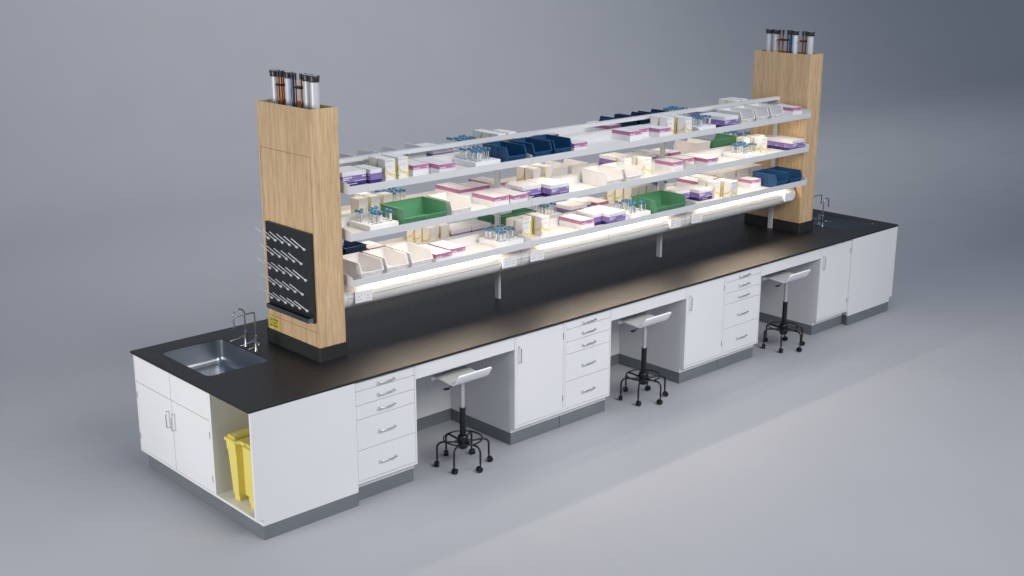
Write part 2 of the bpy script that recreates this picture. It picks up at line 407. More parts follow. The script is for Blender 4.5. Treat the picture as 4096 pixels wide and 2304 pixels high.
def cab_shell(o, x0, x1):
    m = MB(); m.prism([(YF+.018, TB-.001), (YF+.018, HQ), (.062, HQ), (.062, HP), (.775, HP), (.775, TB-.001)], 'x', x0, x1, WHITE)
    f = .0125
    m.box(x0+f+.0002, YF+.0174, HQ+.017, x1-f-.0002, YF+.0179, .872, HINGE_GAPSHADE)  # thin dark sheet added behind the fronts, painting shade into their gaps
    m.box(x0, YF, HQ, x0+f, YF+.018, TB-.001, WHITE, .0008); m.box(x1-f, YF, HQ, x1, YF+.018, TB-.001, WHITE, .0008)
    m.box(x0+f, YF, HQ, x1-f, YF+.018, HQ+.0165, WHITE); m.box(x0+f, YF+.002, .8725, x1-f, YF+.018, TB-.001, WHITE)
    m.build('carcass', o)
    m = MB(); m.box(x0+.002, .0635, 0.0005, x1-.002, .775, HP-.0005, PLINTH); m.build('plinth', o)
def drawer_cabinet(x0, x1, label):
    o = thing('drawer_cabinet', label, 'drawer cabinet', (0, 0, 0), 0, 'white drawer cabinets under the worktop')
    cab_shell(o, x0, x1); zs = [.1645, .3867, .609, .7097, .8106, .8715]; hz = [.2713, .494, .6575, .7585, .8397]
    a, b = x0+.0125+.0020, x1-.0125-.0020
    for i in range(5):
        m = MB(); m.box(a, YF+.0005, zs[i]+.0021, b, YF+.0172, zs[i+1]-.0021, WHITE, .001); d = m.build('drawer', o)
        handle_h(d, (x0+x1)/2, YF+.001, hz[i])
    return o
def door_cabinet(x0, x1, label):
    o = thing('cupboard', label, 'cupboard', (0, 0, 0), 0, 'white one-door cupboards under the worktop')
    cab_shell(o, x0, x1); a, b = x0+.0125+.0020, x1-.0125-.0020
    m = MB(); m.box(a, YF+.0005, .1660, b, YF+.0172, .8700, WHITE, .001); d = m.build('door', o)
    handle_v(d, a+.027, YF+.001, .668, .793)
    for z in (.2385, .747):
        m = MB(); m.box(b-.0020, YF-.0015, z, b+.0035, YF+.003, z+.048, HINGE_GAPSHADE); m.build('hinge', d)
    return o
drawer_cabinet(.806, 1.328, 'white five-drawer cabinet nearest the yellow bin, left of the first stool')
door_cabinet(2.260, 2.783, 'white cupboard with one door, right of the nearest stool')
drawer_cabinet(2.784, 3.306, 'white five-drawer cabinet between the nearest and the middle stool')
door_cabinet(4.237, 4.7615, 'white cupboard with one door, right of the middle stool')
drawer_cabinet(4.7625, 5.284, 'white five-drawer cabinet directly left of the farthest stool')
door_cabinet(6.218, 6.739, 'white cupboard with one door, right of the farthest stool')
for (x0, x1), nm in zip(((1.329, 2.259), (3.307, 4.236), (5.285, 6.217)), ('nearest', 'middle', 'farthest')):
    o = thing('knee_space', 'white apron and back panel of the knee space behind the %s stool' % nm, 'knee space', (0, 0, 0), 0, 'knee spaces between the cabinets')
    m = MB(); m.box(x0+.001, YF+.001, .777, x1-.001, YF+.019, TB-.001, WHITE, .001); m.build('apron', o)
    m = MB(); m.box(x0, .7635, HP, x1, .775, TB-.001, WHITE); m.build('back_panel', o)
    m = MB(); m.box(x0, .7625, .0005, x1, .775, HP-.0005, PLINTH); m.build('plinth', o)
# left end: open compartment with its panel, then the sink cupboard
XE = .0124
o = thing('open_cabinet', 'open white cabinet holding the yellow bin at the near left corner', 'cabinet')
def endpanel(m, xa, xb, y0, y1, flip=False):
    p = [(xa, TB-.001), (xa, HQ), (xa+.0502, HQ), (xa+.0502, HP), (xb, HP), (xb, TB-.001)]
    if flip: p = [(L-x, z) for x, z in p]
    m.prism(p, 'y', y0, y1, WHITE)
m = MB(); endpanel(m, XE, .8047, .0006, .0186); m.build('side_panel', o)
m = MB(); m.box(XE, .0187, .148, .62, .494, .1648, INNER); m.box(XE, .494, .1475, .62, .5125, TB-.001, INNER); m.box(.62, .0187, .148, .636, .5125, TB-.001, INNER); m.box(XE+.02, .0187, .868, .62, .494, TB-.001, INNER)
m.build('interior', o)
m = MB(); m.box(XE-.0006, .4935, .1476, XE+.002, .5135, TB-.0012, WHITE); m.box(XE-.0006, .0187, .1470, XE+.002, .4935, .1652, WHITE); m.box(XE-.0002+.0502, .0187, HP, .62, .5125, .1478, WHITE); m.build('front_edge', o)
m = MB(); m.box(.0632, .0012, .0005, .8037, .5125, HP-.0005, PLINTH); m.build('plinth', o)
def sink_cupboard(flip, label):
    o = thing('sink_cupboard', label, 'cupboard', (L, W, 0) if flip else (0, 0, 0), PI if flip else 0, 'cupboards under the two sinks')
    ya, yb = .5135, 1.5565; m = MB()
    # hollow carcass around the sink bowl
    for y0, y1 in ((ya, ya+.016), (yb-.016, yb)): m.box(XE+.018, y0, HQ+.0005, .80, y1, TB-.001, WHITE)
    m.box(.782, ya+.016, HQ, .80, yb-.016, TB-.001, WHITE); m.box(XE+.018, ya+.016, HQ+.0005, .782, yb-.016, HQ+.018, WHITE)
    m.box(XE+.0502, ya, HP, .80, yb, HQ, WHITE)
    m.box(XE+.018, ya+.016, HQ+.018, XE+.021, yb-.016, TB-.001, HINGE_GAPSHADE)  # dark backing sheet, its colour stands in for shade in the door gaps
    m.box(XE, ya, HQ, XE+.018, ya+.0125, TB-.001, WHITE, .0008); m.box(XE, yb-.0125, HQ, XE+.018, yb, TB-.001, WHITE, .0008)
    m.box(XE, ya+.0125, HQ, XE+.018, yb-.0125, HQ+.0175, WHITE); m.box(XE, ya+.0125, .8725, XE+.018, yb-.0125, TB-.001, WHITE)
    m.build('carcass', o)
    m = MB(); m.box(.0632, ya, .0005, .80, yb-.001, HP-.0005, PLINTH); m.build('plinth', o)
    mid = 1.0335
    for k, (a, b) in enumerate(((ya+.0140, mid-.0022), (mid+.0022, yb-.0140))):
        m = MB(); m.box(XE+.0005, a, .1660, XE+.0172, b, .6768, WHITE, .001); d = m.build('door', o)
        handle_v(d, XE+.001, (mid-.036 if k == 0 else mid+.040), .470, .588, 'x')
        for z in (.240, .553):
            h = MB(); yy = a-.0035 if k == 0 else b-.002; h.box(XE-.0015, yy, z, XE+.003, yy+.0055, z+.047, HINGE_GAPSHADE); h.build('hinge', d)
        m = MB(); m.box(XE+.0005, a, .6812, XE+.0172, b, .8715, WHITE, .001); m.build('upper_panel', o)
    return o
sink_cupboard(False, 'white two-door cupboard under the near left sink')
o2 = sink_cupboard(True, 'white cupboard side panel closing the far right end of the bench')
m = MB(); p = [(XE-.0006, TB-.001), (XE-.0006, HQ-.0004), (XE+.0502, HQ-.0004), (XE+.0502, HP-.0004), (.8195, HP-.0004), (.8195, TB-.001)]
m.prism(p, 'y', yb_ := 1.5572, W-.0006, WHITE); m.build('side_panel', o2)
m = MB(); m.box(.0640, 1.5562, .0008, .8185, W-.0012, HP-.0007, PLINTH); m.build('plinth', o2)
m = MB()
m.box(.802, .80, HP, L-.822, W-.02, TB-.001, WHITE); m.box(.802, .80, .0005, L-.822, W-.07, HP-.0005, PLINTH)
tag(m.build('rear_cabinet_run'), 'plain white cabinet run along the hidden rear side of the bench', 'cabinet')

# ------------------------------------------------------------------ yellow bin in the open compartment
o = thing('waste_bin', 'yellow plastic waste bin with lid and stepped sides, inside the open cabinet', 'bin', (.058, .235, .1652)); o.scale = (1, 1, 1.05)
def bin_outline(wy, dx, notch, nd):
    hy = wy/2
    return [(0, -hy), (dx, -hy), (dx, hy), (0, hy), (0, notch), (nd, notch), (nd, -notch), (0, -notch)]
m = MB(); b2 = bmesh.new(); rings = []
for z, wy, dx, no, off, nd in ((0.035, .262, .37, .062, .012, .045), (.10, .270, .38, .060, .010, .045), (.33, .312, .405, .052, .004, .045), (.331, .322, .410, .052, .000, .05), (.395, .326, .415, .050, -.002, .05)):
    rings.append([b2.verts.new((x+off, y, z)) for x, y in bin_outline(wy, dx, no, nd)])
for a, b in zip(rings, rings[1:]):
    for i in range(8): b2.faces.new((a[i], a[(i+1) % 8], b[(i+1) % 8], b[i]))
b2.faces.new(rings[0][::-1]); b2.faces.new(rings[-1])
m._merge(b2, YEL, False)
m.box(.06, -.07, .035, .075, .07, .13, YEL, .004)
for s in (-1, 1): m.box(.018, s*.098-.032, 0, .37, s*.098+.032, .036, YEL, .003)
m.build('bin_body', o)
m = MB(); pts = [(-.012, -.172), (.425, -.172), (.425, .172), (-.012, .172), (-.012, .052), (.022, .030), (.022, -.030), (-.012, -.052)]
m.prism(pts, 'z', .390, .412, YEL, .004); m.prism([(.0, .060), (.41, .060), (.41, .155), (.0, .155)], 'z', .412, .430, YEL, .007); m.prism([(.0, -.155), (.41, -.155), (.41, -.060), (.0, -.060)], 'z', .412, .430, YEL, .007)
m.box(.03, .085, .4300, .30, .125, .4325, YEL, .001); m.box(.03, -.125, .4300, .30, -.085, .4325, YEL, .001)
m.build('lid', o)

# ------------------------------------------------------------------ wooden pillars
PX0, PX1, PY0, PY1, PZ = .8515, 1.0676, .4606, 1.1107, 2.6316
def pillar(flip, label):
    o = thing('wooden_pillar', label, 'pillar', (L-.0015, W, 0) if flip else (0, 0, 0), PI if flip else 0, 'oak veneered service pillars')
    t = .012; b = .9
    m = MB()
    out = [(PX0, PY0), (PX1, PY0), (PX1, PY1), (PX0, PY1)]
    hole = [(PX0+t, PY0+t), (PX1-t, PY0+t), (PX1-t, PY1-t), (PX0+t, PY1-t)]
    m.prism(out, 'z', b+.002, PZ, WOOD, holes=[hole])
    m.build('pillar_body', o)
    if not flip:
        m = MB(); g = .0022
        ya, yb2, za, zb = .479, 1.0935, 1.1027, 2.318
        for (y0, z0, y1, z1) in ((ya, za, yb2, za+g), (ya, zb-g, yb2, zb), (ya, za+g, ya+g, zb-g), (yb2-g, za+g, yb2, zb-g)):
            m.box(PX0-.0004, y0, z0, PX0+.003, y1, z1, SEAM)
        m.build('access_panel_joint', o)
    m = MB(); q = .0125; c = .012
    bx0, bx1, by0, by1 = PX0-q, PX1+q, PY0-q, PY1+q
    m.prism([(bx0+c, by0), (bx1-c, by0), (bx1, by0+c), (bx1, by1-c), (bx1-c, by1), (bx0+c, by1), (bx0, by1-c), (bx0, by0+c)], 'z', T, 1.0, BASEBLK, .0015)
    m.build('base_block', o)
    return o
pillar(False, 'near left oak pillar carrying the black pegboard and yellow sign')
pillar(True, 'far right oak pillar behind the end of the shelves')

def pipe(r, cap_r, m_, disc, x, y, zt, label, flip, group):
    X, Y = (L-x, W-y) if flip else (x, y)
    o = thing('service_pipe', label, 'pipe', (X, Y, 2.05), 0, group); h = zt-2.05
    m = MB(); m.cyl((0, 0, 0), (0, 0, h-.010), r, None, m_, 24); m.build('pipe', o)
    m = MB(); m.lathe([(.001, h-.042), (cap_r*.90, h-.042), (cap_r*.93, h-.038), (cap_r*.93, h-.014), (cap_r, h-.012), (cap_r, h-.002), (cap_r*.97, h), (cap_r*.86, h), (cap_r*.85, h-.003), (.001, h-.003)], (0, 0, 0), BLKCAP, 24)
    m.lathe([(.001, h-.0029), (cap_r*.84, h-.0029), (cap_r*.84, h-.0010), (.001, h-.0010)], (0, 0, 0), disc, 24)
    m.build('pipe_cap', o)
for flip, pn in ((False, 'left'), (True, 'right')):
    pil = 'near left' if not flip else 'far right'
    G = 'service pipes rising from the %s pillar' % pil
    names = (('leftmost', 'rightmost'), ('second from right', 'second from left'), ('rightmost', 'leftmost'))
    if not flip:
        lb = ['grey capped pipe, farthest left of those in the near pillar', 'grey capped pipe behind the front grey pipe, near pillar', 'grey capped pipe, farthest right of those in the near pillar']
    else:
        lb = ['grey capped pipe, farthest right of those in the far pillar', 'grey capped pipe, second from the left in the far pillar', 'grey capped pipe, farthest left of those in the far pillar']
    for (x, y), l in zip(((.958, 1.0250), (.962, .6360), (.955, .5490)), lb):
        pipe(.031, .038, GREYTUBE, CAPTOP, x, y, 2.838, l, flip, G)
    pipe(.0255, .0295, WHITETUBE, WHITETUBE, .960, .859, 2.838, 'white capped pipe beside the blue one in the %s pillar' % pil, flip, G)
    pipe(.0140, .0190, BLUETUBE, BLUETUBE, .950, .7960, 2.838, 'slim blue capped pipe in the %s pillar' % pil, flip, G)
    n = 0
    for x, y in ((.945, .9640), (.945, .9330), (.972, .9480)):
        pipe(.0078, .0108, COPPER, COPPER, x, y, 2.838, 'copper pipe of the trio beside the lone grey pipe, %s pillar' % pil, flip, G+', copper trio')
    for x, y in ((.945, .7580), (.960, .7130), (.990, .6950)):
        pipe(.0078, .0108, COPPER, COPPER, x, y, 2.838, 'copper pipe of the trio beside the blue pipe, %s pillar' % pil, flip, G+', copper trio by the blue pipe')
    for (xa, xb, ya, yb2), s in (((.932, .986, .918, .985), 'beside the lone grey pipe'), ((.932, 1.006, .680, .775), 'beside the blue pipe')):
        m = MB(); m.prism([(xa, ya), (xb, ya), (xb, yb2), (xa, yb2)], 'z', 2.738, 2.752, BLACK, .002, holes=None)
        c = m.build('pipe_clamp')
        if flip: c.location = (L, W, 0); c.rotation_euler = (0, 0, PI)
        tag(c, 'black clamp holding three copper pipes %s, %s pillar' % (s, pil), 'pipe clamp', 'black clamps round the copper pipes')

# ------------------------------------------------------------------ drying pegboard, caution sign
o = thing('drying_pegboard', 'black pegboard with white draining pegs and a drip tray, on the pillar', 'pegboard')
m = MB(); m.box(.829, .486, 1.175, PX0-.0008, 1.045, 1.801, BOARD, .0015); m.build('board', o)
pg = MB(); pg.lathe([(.001, 0), (.0075, 0), (.0092, .006), (.0090, .010), (.0060, .018), (.0032, .026), (.001, .027)], (0, 0, 0), PEG, 14, axis=(-.75, 0, .66))
pg.tube([(0, 0, 0), (-.052, 0, .0480), (-.104, 0, .0965)], .0030, PEG, 8, rr=[.0036, .0032, .0026]); peg0 = None
rows = [(1.6808, .9998, 6), (1.5730, .9555, 5), (1.4650, .9988, 6), (1.3562, .9570, 5), (1.2487, .9970, 6)]
for z, ys, n in rows:
    for k in range(n):
        if peg0 is None: peg0 = pg.build('peg', o); p = peg0
        else: p = peg0.copy(); COL.objects.link(p); p.parent = o
        p.location = (.8285, ys-.0888*k, z)
m = MB(); ya, yb2, xa, xb = .4905, 1.0150, .786, .8282
m.box(xa, ya, 1.184, xa+.002, yb2, 1.215, TRAY); m.box(xa+.002, ya, 1.184, xb, yb2, 1.186, TRAY); m.box(xa+.002, ya, 1.186, xb, ya+.002, 1.215, TRAY); m.box(xa+.002, yb2-.002, 1.186, xb, yb2, 1.215, TRAY)
m.build('drip_tray', o)
m = MB(); m.box(PX0-.0016, .9615, 1.0140, PX0-.0004, 1.0960, 1.0905, SIGNY)
s = m.build('caution_sign'); tag(s, 'small yellow caution sign at the foot of the near pillar', 'sign')
m = MB()
text_left(m, 'CAUTION', 1.0915, 1.0665, .0255, INK, x=PX0-.0022, bold=.0010, cond=.98)
text_left(m, 'FOR CLEANING', 1.0885, 1.0485, .0150, INK, x=PX0-.0022, bold=.0004, cond=.98)
text_left(m, 'USE ONLY', 1.0905, 1.0225, .0250, INK, x=PX0-.0022, bold=.0010, cond=.95)
m.build('lettering', s)

# ------------------------------------------------------------------ uprights, top rail, shelves, lamps
ZB = {1: 2.0464, 2: 1.7208, 3: 1.3960}; ZS = {k: v+.0202 for k, v in ZB.items()}
LV = {1: 'top', 2: 'middle', 3: 'bottom'}
BX = [(1.099, 2.7925), (2.7935, 4.7905), (4.7915, 6.4690)]; BN = ['left', 'centre', 'right']
postx = [(1.088, 'beside the near left pillar'), (2.7945, 'between the left and centre bays'), (4.7775, 'between the centre and right bays'), (6.4735, 'beside the far right pillar')]
p0 = None
for x, lbl in postx:
    if p0 is None:
        m = MB(); m.box(-.0115, .7690, T+.0005, .0115, .8150, 2.1848, SLOTS, .001); p0 = m.build('shelf_upright'); q = p0
        tag(p0, '', 'upright', 'slotted uprights carrying the shelves')
    else: q = p0.copy(); COL.objects.link(q)
    q.location = (x, 0, 0); q['label'] = 'grey slotted steel upright '+lbl
m = MB(); m.box(1.080, .7640, 2.1850, 6.4745, .8135, 2.2140, SHELF, .0015)
tag(m.build('top_rail'), 'long pale metal rail capping the uprights above the top shelves', 'rail')

lampobjs = []
def shelf(lv, bay, back):
    x0, x1 = BX[bay]; zb = ZB[lv]; side = 'rear' if back else 'front'
    o = thing('shelf', '%s %s shelf in the %s bay' % (side, LV[lv], BN[bay]) + ', pale grey metal with raised edges', 'shelf', (x1+x0 if back else 0, W if back else 0, 0), PI if back else 0, 'metal shelves between the two pillars')
    m = MB(); m.box(x0+.0032, .4032, zb+.0150, x1-.0032, .7470, zb+.0200, SHELFTOP); m.build('shelf_board', o)
    m = MB(); m.box(x0+.0032, .4000, zb, x1-.0032, .4030, zb+.0520, SHELF, .0008); m.build('front_lip', o)
    m = MB(); m.box(x0+.0032, .7472, zb+.0150, x1-.0032, .7500, zb+.0850, SHELF, .0006); m.build('rear_upstand', o)
    r = .014; pr = [(.3985, zb)]; 
    for i in range(6):
        a = PI-i*PI/2/5*.92; pr.append((.3985+r+r*math.cos(a), zb+.0705-r+r*math.sin(a)))
    pr += [(.55, zb+.0890), (.7660, zb+.1120), (.7660, zb-.012), (.60, zb)]
    for xx in ((x0, x0+.003), (x1-.003, x1)):
        m = MB(); m.prism(pr, 'x', xx[0], xx[1], SHELF); m.build('side_bracket', o)
    return o
for lv in (1, 2, 3):
    for bay in range(3):
        for back in (False, True): shelf(lv, bay, back)
LSP = [(1.27, 2.56), (3.02, 4.54), (5.00, 6.30)]
for lv in (1, 2, 3):
    for bay in range(3):
        for back in (False, True):
            x0, x1 = LSP[bay]; y = .500 if lv < 3 else .541; hw = .022 if lv < 3 else .017; Y = W-y if back else y; side = 'rear' if back else 'front'
            o = thing('strip_light', 'warm strip light under the %s %s shelf, %s bay' % (side, LV[lv], BN[bay]), 'strip light', (0, 0, 0), 0, 'strip lights under the shelves')
            z = ZB[lv]+.0148
            m = MB(); m.box(x0, Y-hw-.003, z-.008, x1, Y+hw+.003, z, SHELF); m.build('housing', o)
            m = MB(); m.box(x0+.004, Y-hw, z-.0095, x1-.004, Y+hw, z-.0081, LED); m.build('diffuser', o)
            d = bpy.data.lights.new('strip_lamp', 'AREA'); d.shape = 'RECTANGLE'; d.size = x1-x0-.01; d.size_y = hw*1.9
            d.energy = (1.45 if lv < 3 else 6.0)*(x1-x0); d.color = (1.0, .87, .71) if lv < 3 else (1.0, .79, .57)
            lo = bpy.data.objects.new('strip_lamp', d); COL.objects.link(lo); lo.parent = o; lo.location = ((x0+x1)/2, Y, z-.011)

# ------------------------------------------------------------------ service trunking with sockets
TC = (.605, 1.288); TR = .095
def trunk(back, label):
    o = thing('service_trunking', label, 'trunking', (0, 0, 0), 0, 'curved service trunking under the bottom shelves')
    def my(y): return W-y if back else y
    def prof(a0, a1, r, n=14): return [(my(TC[0]+r*math.cos(a0+(a1-a0)*i/n)), TC[1]+r*math.sin(a0+(a1-a0)*i/n)) for i in range(n+1)]
    seams = [1.132, 1.945, 2.792, 3.790, 4.790, 5.622, 6.440]
    split = PI+.045
    for a, b in zip(seams, seams[1:]):
        g = .0016
        m = MB(); m.prism(prof(split-.022, PI/2, TR)+[(my(.700), TC[1]+TR), (my(.700), TC[1])], 'x', a+g, b-g, TRUNK, smooth=True); m.build('upper_cover', o)
        m = MB(); m.prism(prof(1.5*PI, split+.022, TR)[:]+[(my(.700), TC[1]-.002), (my(.700), TC[1]-TR)], 'x', a+g, b-g, TRUNK, smooth=True); m.build('lower_cover', o)
    for a, b in ((1.099, seams[0]-.0009), (seams[-1]+.0009, 6.4610)):
        m = MB(); m.prism(prof(1.5*PI, PI/2, TR, 24)+[(my(.700), TC[1]+TR), (my(.700), TC[1]-TR)], 'x', a, b, TRUNK, smooth=True); m.build('end_cap', o)
    m = MB(); m.prism(prof(1.5*PI, PI/2, TR-.004, 24)+[(my(.764), TC[1]+TR-.004), (my(.764), TC[1]-TR+.004)], 'x', 1.101, 6.459, SEAM); m.build('core', o)
    return o
trunk(False, 'white half-round trunking with sockets, below the bottom front shelf'); trunk(True, 'white half-round trunking hidden behind, below the bottom rear shelf')
sock0 = None
for cx, lbl in ((1.2530, 'leftmost, beside the near pillar'), (2.6480, 'left of the second upright'), (2.9430, 'right of the second upright'), (4.6300, 'left of the third upright'), (4.9260, 'right of the third upright'), (6.3290, 'rightmost, near the far pillar')):
    if sock0 is None:
        o = thing('wall_socket', '', 'socket', (0, 0, 0), 0, 'white double sockets on the trunking')
        m = MB(); m.box(-.066, -.012, -.036, .066, .030, .036, SOCKET, .003); m.build('back_box', o)
        m = MB(); m.box(-.073, -.020, -.043, .073, -.0121, .043, SOCKET, .003); m.build('face_plate', o)
        for s in (-1, 1):
            m = MB(); m.box(s*.0125-.0065, -.0235, .008, s*.0125+.0065, -.0198, .031, SOCKET, .0015); m.build('switch', o)
            m = MB(); c = s*.036
            m.box(c-.0022, -.0206, -.003, c+.0022, -.0202, .006, INK)
            for t in (-1, 1): m.box(c+t*.0105-.0035, -.0206, -.0205, c+t*.0105+.0035, -.0202, -.0165, INK)
            m.build('pin_holes', o)
        sock0 = o; r = o; r.location = (cx, .5100, 1.2880)
    else: r = dup(sock0, (cx, .5100, 1.2880), 0, '')
    r['label'] = 'white double socket, '+lbl

# ------------------------------------------------------------------ stools
def stool(loc, label):
    o = thing('lab_stool', label, 'stool', loc, 0, 'white seated lab stools in the knee spaces')
    m = MB(); th = .0125
    pr = [(.172, -.000), (.170, .022), (.160, .038), (.142, .0465), (.118, .0455), (.05, .0400), (-.03, .0365), (-.072, .0370), (-.090, .0420), (-.104, .056), (-.124, .088), (-.143, .118)]
    inn = []
    for i, p in enumerate(pr):
        a = Vector(pr[max(i-1, 0)]); b = Vector(pr[min(i+1, len(pr)-1)]); t = (b-a).normalized(); nrm = Vector((-t.y, t.x)); inn.append((p[0]-nrm.x*-th, p[1]-nrm.y*-th) if False else (p[0]+nrm.x*th, p[1]+nrm.y*th))
    b2 = bmesh.new(); zo = .640; xs = [(-.156, .012), (-.150, .003), (-.140, 0), (.140, 0), (.150, .003), (.156, .012)]
    N = len(pr); rings = []
    for x, inset in xs:
        P = []
        for i in range(N): P.append((pr[i][0], pr[i][1]))
        for i in range(N-1, -1, -1): P.append(inn[i])
        # round the free edges at the corners
        y_end = P[0]
        ring = []
        for i, (y, z) in enumerate(P):
            k = i if i < N else 2*N-1-i
            if k == 0: z += inset*.8
            if k == N-1: y += inset*.5; z -= inset*.8
            ring.append(b2.verts.new((x, y, zo+z)))
        rings.append(ring)
    n2 = 2*N
    for a, b in zip(rings, rings[1:]):
        for i in range(n2): b2.faces.new((a[i], a[(i+1) % n2], b[(i+1) % n2], b[i]))
    for rg in (rings[0], rings[-1]):
        for i in range(N-1): b2.faces.new((rg[i], rg[i+1], rg[n2-2-i], rg[n2-1-i]))
    m._merge(b2, SEATM, True); s_ = m.build('seat', o, sharp=False); bv = s_.modifiers.new('b', 'BEVEL'); bv.width = .002; bv.segments = 2; bv.limit_method = 'ANGLE'; bv.angle_limit = math.radians(50)
    m = MB(); m.box(-.075, -.04, .6500, .075, .10, .6590, STOOLB, .002); m.cyl((-.02, .0, .645), (-.145, -.01, .628), .0035, None, STOOLB, 8); m.box(-.178, -.026, .622, -.138, .002, .631, STOOLB, .003)
    m.build('height_lever', o)
    m = MB(); m.cyl((0, 0, .44), (0, 0, .652), .0165, None, STOOLS, 24); m.build('gas_column', o)
    m = MB(); m.cyl((0, 0, .215), (0, 0, .4440), .0225, .0225, STOOLB, 24); m.lathe([(.001, .125), (.030, .128), (.038, .140), (.040, .175), (.040, .212), (.036, .226), (.028, .232), (.001, .233)], (0, 0, 0), STOOLB, 28)
    m.build('hub', o)
    m = MB(); m.torus((0, 0, .203), .141, .0060, STOOLB, 56, 10)
    m.build('foot_ring', o)
    for k in range(6):
        a = math.radians(30+60*k); c, s = math.cos(a), math.sin(a); pts = [(.030*c, .030*s, .178), (.150*c, .150*s, .186)]
        for i in range(1, 9):
            t = i*PI/2/8; rr = .150+.042*math.sin(t); pts.append((rr*c, rr*s, .186-.042*(1-math.cos(t))))
        pts.append((.192*c, .192*s, .062))
        m = MB(); m.tube(pts, .0075, STOOLB, 10); m.cyl((.034*c, .034*s, .179), (.060*c, .060*s, .180), .0115, None, STOOLB, 12)
        lg = m.build('leg', o)
        m = MB(); b = a+.9+k*1.7; cc, ss = math.cos(b), math.sin(b); ct = (.192*c-.008*cc, .192*s-.008*ss)
        m.cyl((.192*c, .192*s, .040), (.192*c, .192*s, .064), .006, None, STOOLB, 8)
        for t in (-1, 1):
            px, py = ct[0]-ss*.0095*t, ct[1]+cc*.0095*t
            m.cyl((px+ss*.006, py-cc*.006, .0215), (px-ss*.006, py+cc*.006, .0215), .0215, None, STOOLB, 20)
        m.cyl((ct[0]+ss*.008, ct[1]-cc*.008, .024), (ct[0]-ss*.008, ct[1]+cc*.008, .024), .015, None, STOOLB, 12)
        m.build('caster', lg)
    return o
SX = 1.7742
st = stool((SX, .0477, 0), 'lab stool nearest the camera, white curved seat, black six-wheeled base')
dup(st, (SX+1.977, .0477, 0), 0, 'middle lab stool of the three, white curved seat, black base')
dup(st, (SX+3.954, .0477, 0), 0, 'farthest lab stool, white curved seat, black base, at the right')

# ------------------------------------------------------------------ goods on the shelves
def storage_bin(wd, m_, label, group):
    """front lip at local y 0, open front towards -y"""
    o = thing('storage_bin', label, 'storage bin', (0, 0, 0), 0, group)
    H, D, st, lip, t, ta = .125, .295, .026, .060, .0035, .006
    m = MB(); b2 = bmesh.new()
    def prof(off): return [(D-off, 0), (.012+off*0, 0), (.004, lip), (st, H), (D, H)]
    def wall(sgn):
        x_b = wd/2-ta-.004; x_t = wd/2-.006
        def X(z): return sgn*(x_b+(x_t-x_b)*z/H)
        P = [(.016, .0), (.004, lip), (st, H), (D-.004, H), (D-.012, .0)]
        a = [b2.verts.new((X(z), y, z)) for y, z in P]; b = [b2.verts.new((X(z)-sgn*t, y, z)) for y, z in P]
        b2.faces.new(a); b2.faces.new(b[::-1])
        for i in range(5): b2.faces.new((a[i], a[(i+1) % 5], b[(i+1) % 5], b[i]))
    wall(1); wall(-1)
    hb = wd/2-ta-.0045; ht = wd/2-.0065; hl = hb+(ht-hb)*lip/H
    def quadslab(p, q):
        a = [b2.verts.new(v) for v in p]; b = [b2.verts.new(v) for v in q]
        b2.faces.new(a); b2.faces.new(b[::-1])
        for i in range(4): b2.faces.new((a[i], a[(i+1) % 4], b[(i+1) % 4], b[i]))
    quadslab([(-hb, .016, .0), (hb, .016, .0), (hl, .004, lip), (-hl, .004, lip)], [(-hb, .020, .0), (hb, .020, .0), (hl, .008, lip), (-hl, .008, lip)])
    quadslab([(-hb, D-.012, .0), (hb, D-.012, .0), (ht, D-.004, H), (-ht, D-.004, H)], [(-hb, D-.016, .0), (hb, D-.016, .0), (ht, D-.008, H), (-ht, D-.008, H)])
    m._merge(b2, m_, False)
    m.box(-hb, .018, .0005, hb, D-.014, .005, m_)
    for s in (-1, 1):
        for yy in (.105, .185): m.box(s*(wd/2-.0065)-.0018, yy, .004, s*(wd/2-.0065)+.0018, yy+.003, H-.008, m_) if False else None
    m.build('bin_shell', o)
    m = MB(); r = .0042; hw = wd/2-.004
    m.prism([(st-.003, H-.006), (st-.003, H+.001), (D, H+.001), (D, H-.006)], 'x', hw-.008, hw+.002, m_)
    m.prism([(st-.003, H-.006), (st-.003, H+.001), (D, H+.001), (D, H-.006)], 'x', -hw-.002, -hw+.008, m_)
    m.box(-hw+.0082, D-.010, H-.006, hw-.0082, D-.0004, H+.0008, m_)
    m.box(-hw-.001, -.002, lip-.007, hw+.001, .0085, lip+.001, m_, .0012)
    for s in (-1, 1):
        xa, xb = (hw-.007, hw+.0015) if s > 0 else (-hw-.0015, -hw+.007)
        m.prism([(-.0015, lip-.004), (.007, lip-.004), (st+.005, H-.003), (st-.004, H-.003)], 'x', xa, xb, m_)
    m.build('rim', o)
    m = MB(); lw = hl-.014 if wd < .3 else hl-.03
    for s in (-1, 1): m.prism([(.0145, .006), (.0165, .006), (.0045, lip-.012), (.0025, lip-.012)], 'x', s*lw-.002, s*lw+.002, m_)
    m.box(-.022, .0012, lip-.022, .022, .006, lip-.008, m_, .001)
    m.build('label_holder', o)
    m = MB()
    for s in (-1, 1):
        for yy in (.110, .190):
            x = s*(wd/2-ta-.004+.004*.5)
            m.prism([(x-s*.001, .003), (x+s*.0012, .003), (x+s*.0055, H-.008), (x+s*.0033, H-.008)], 'y', yy, yy+.0035, m_)
    m.build('side_ribs', o)
    return o
PROTO = {}
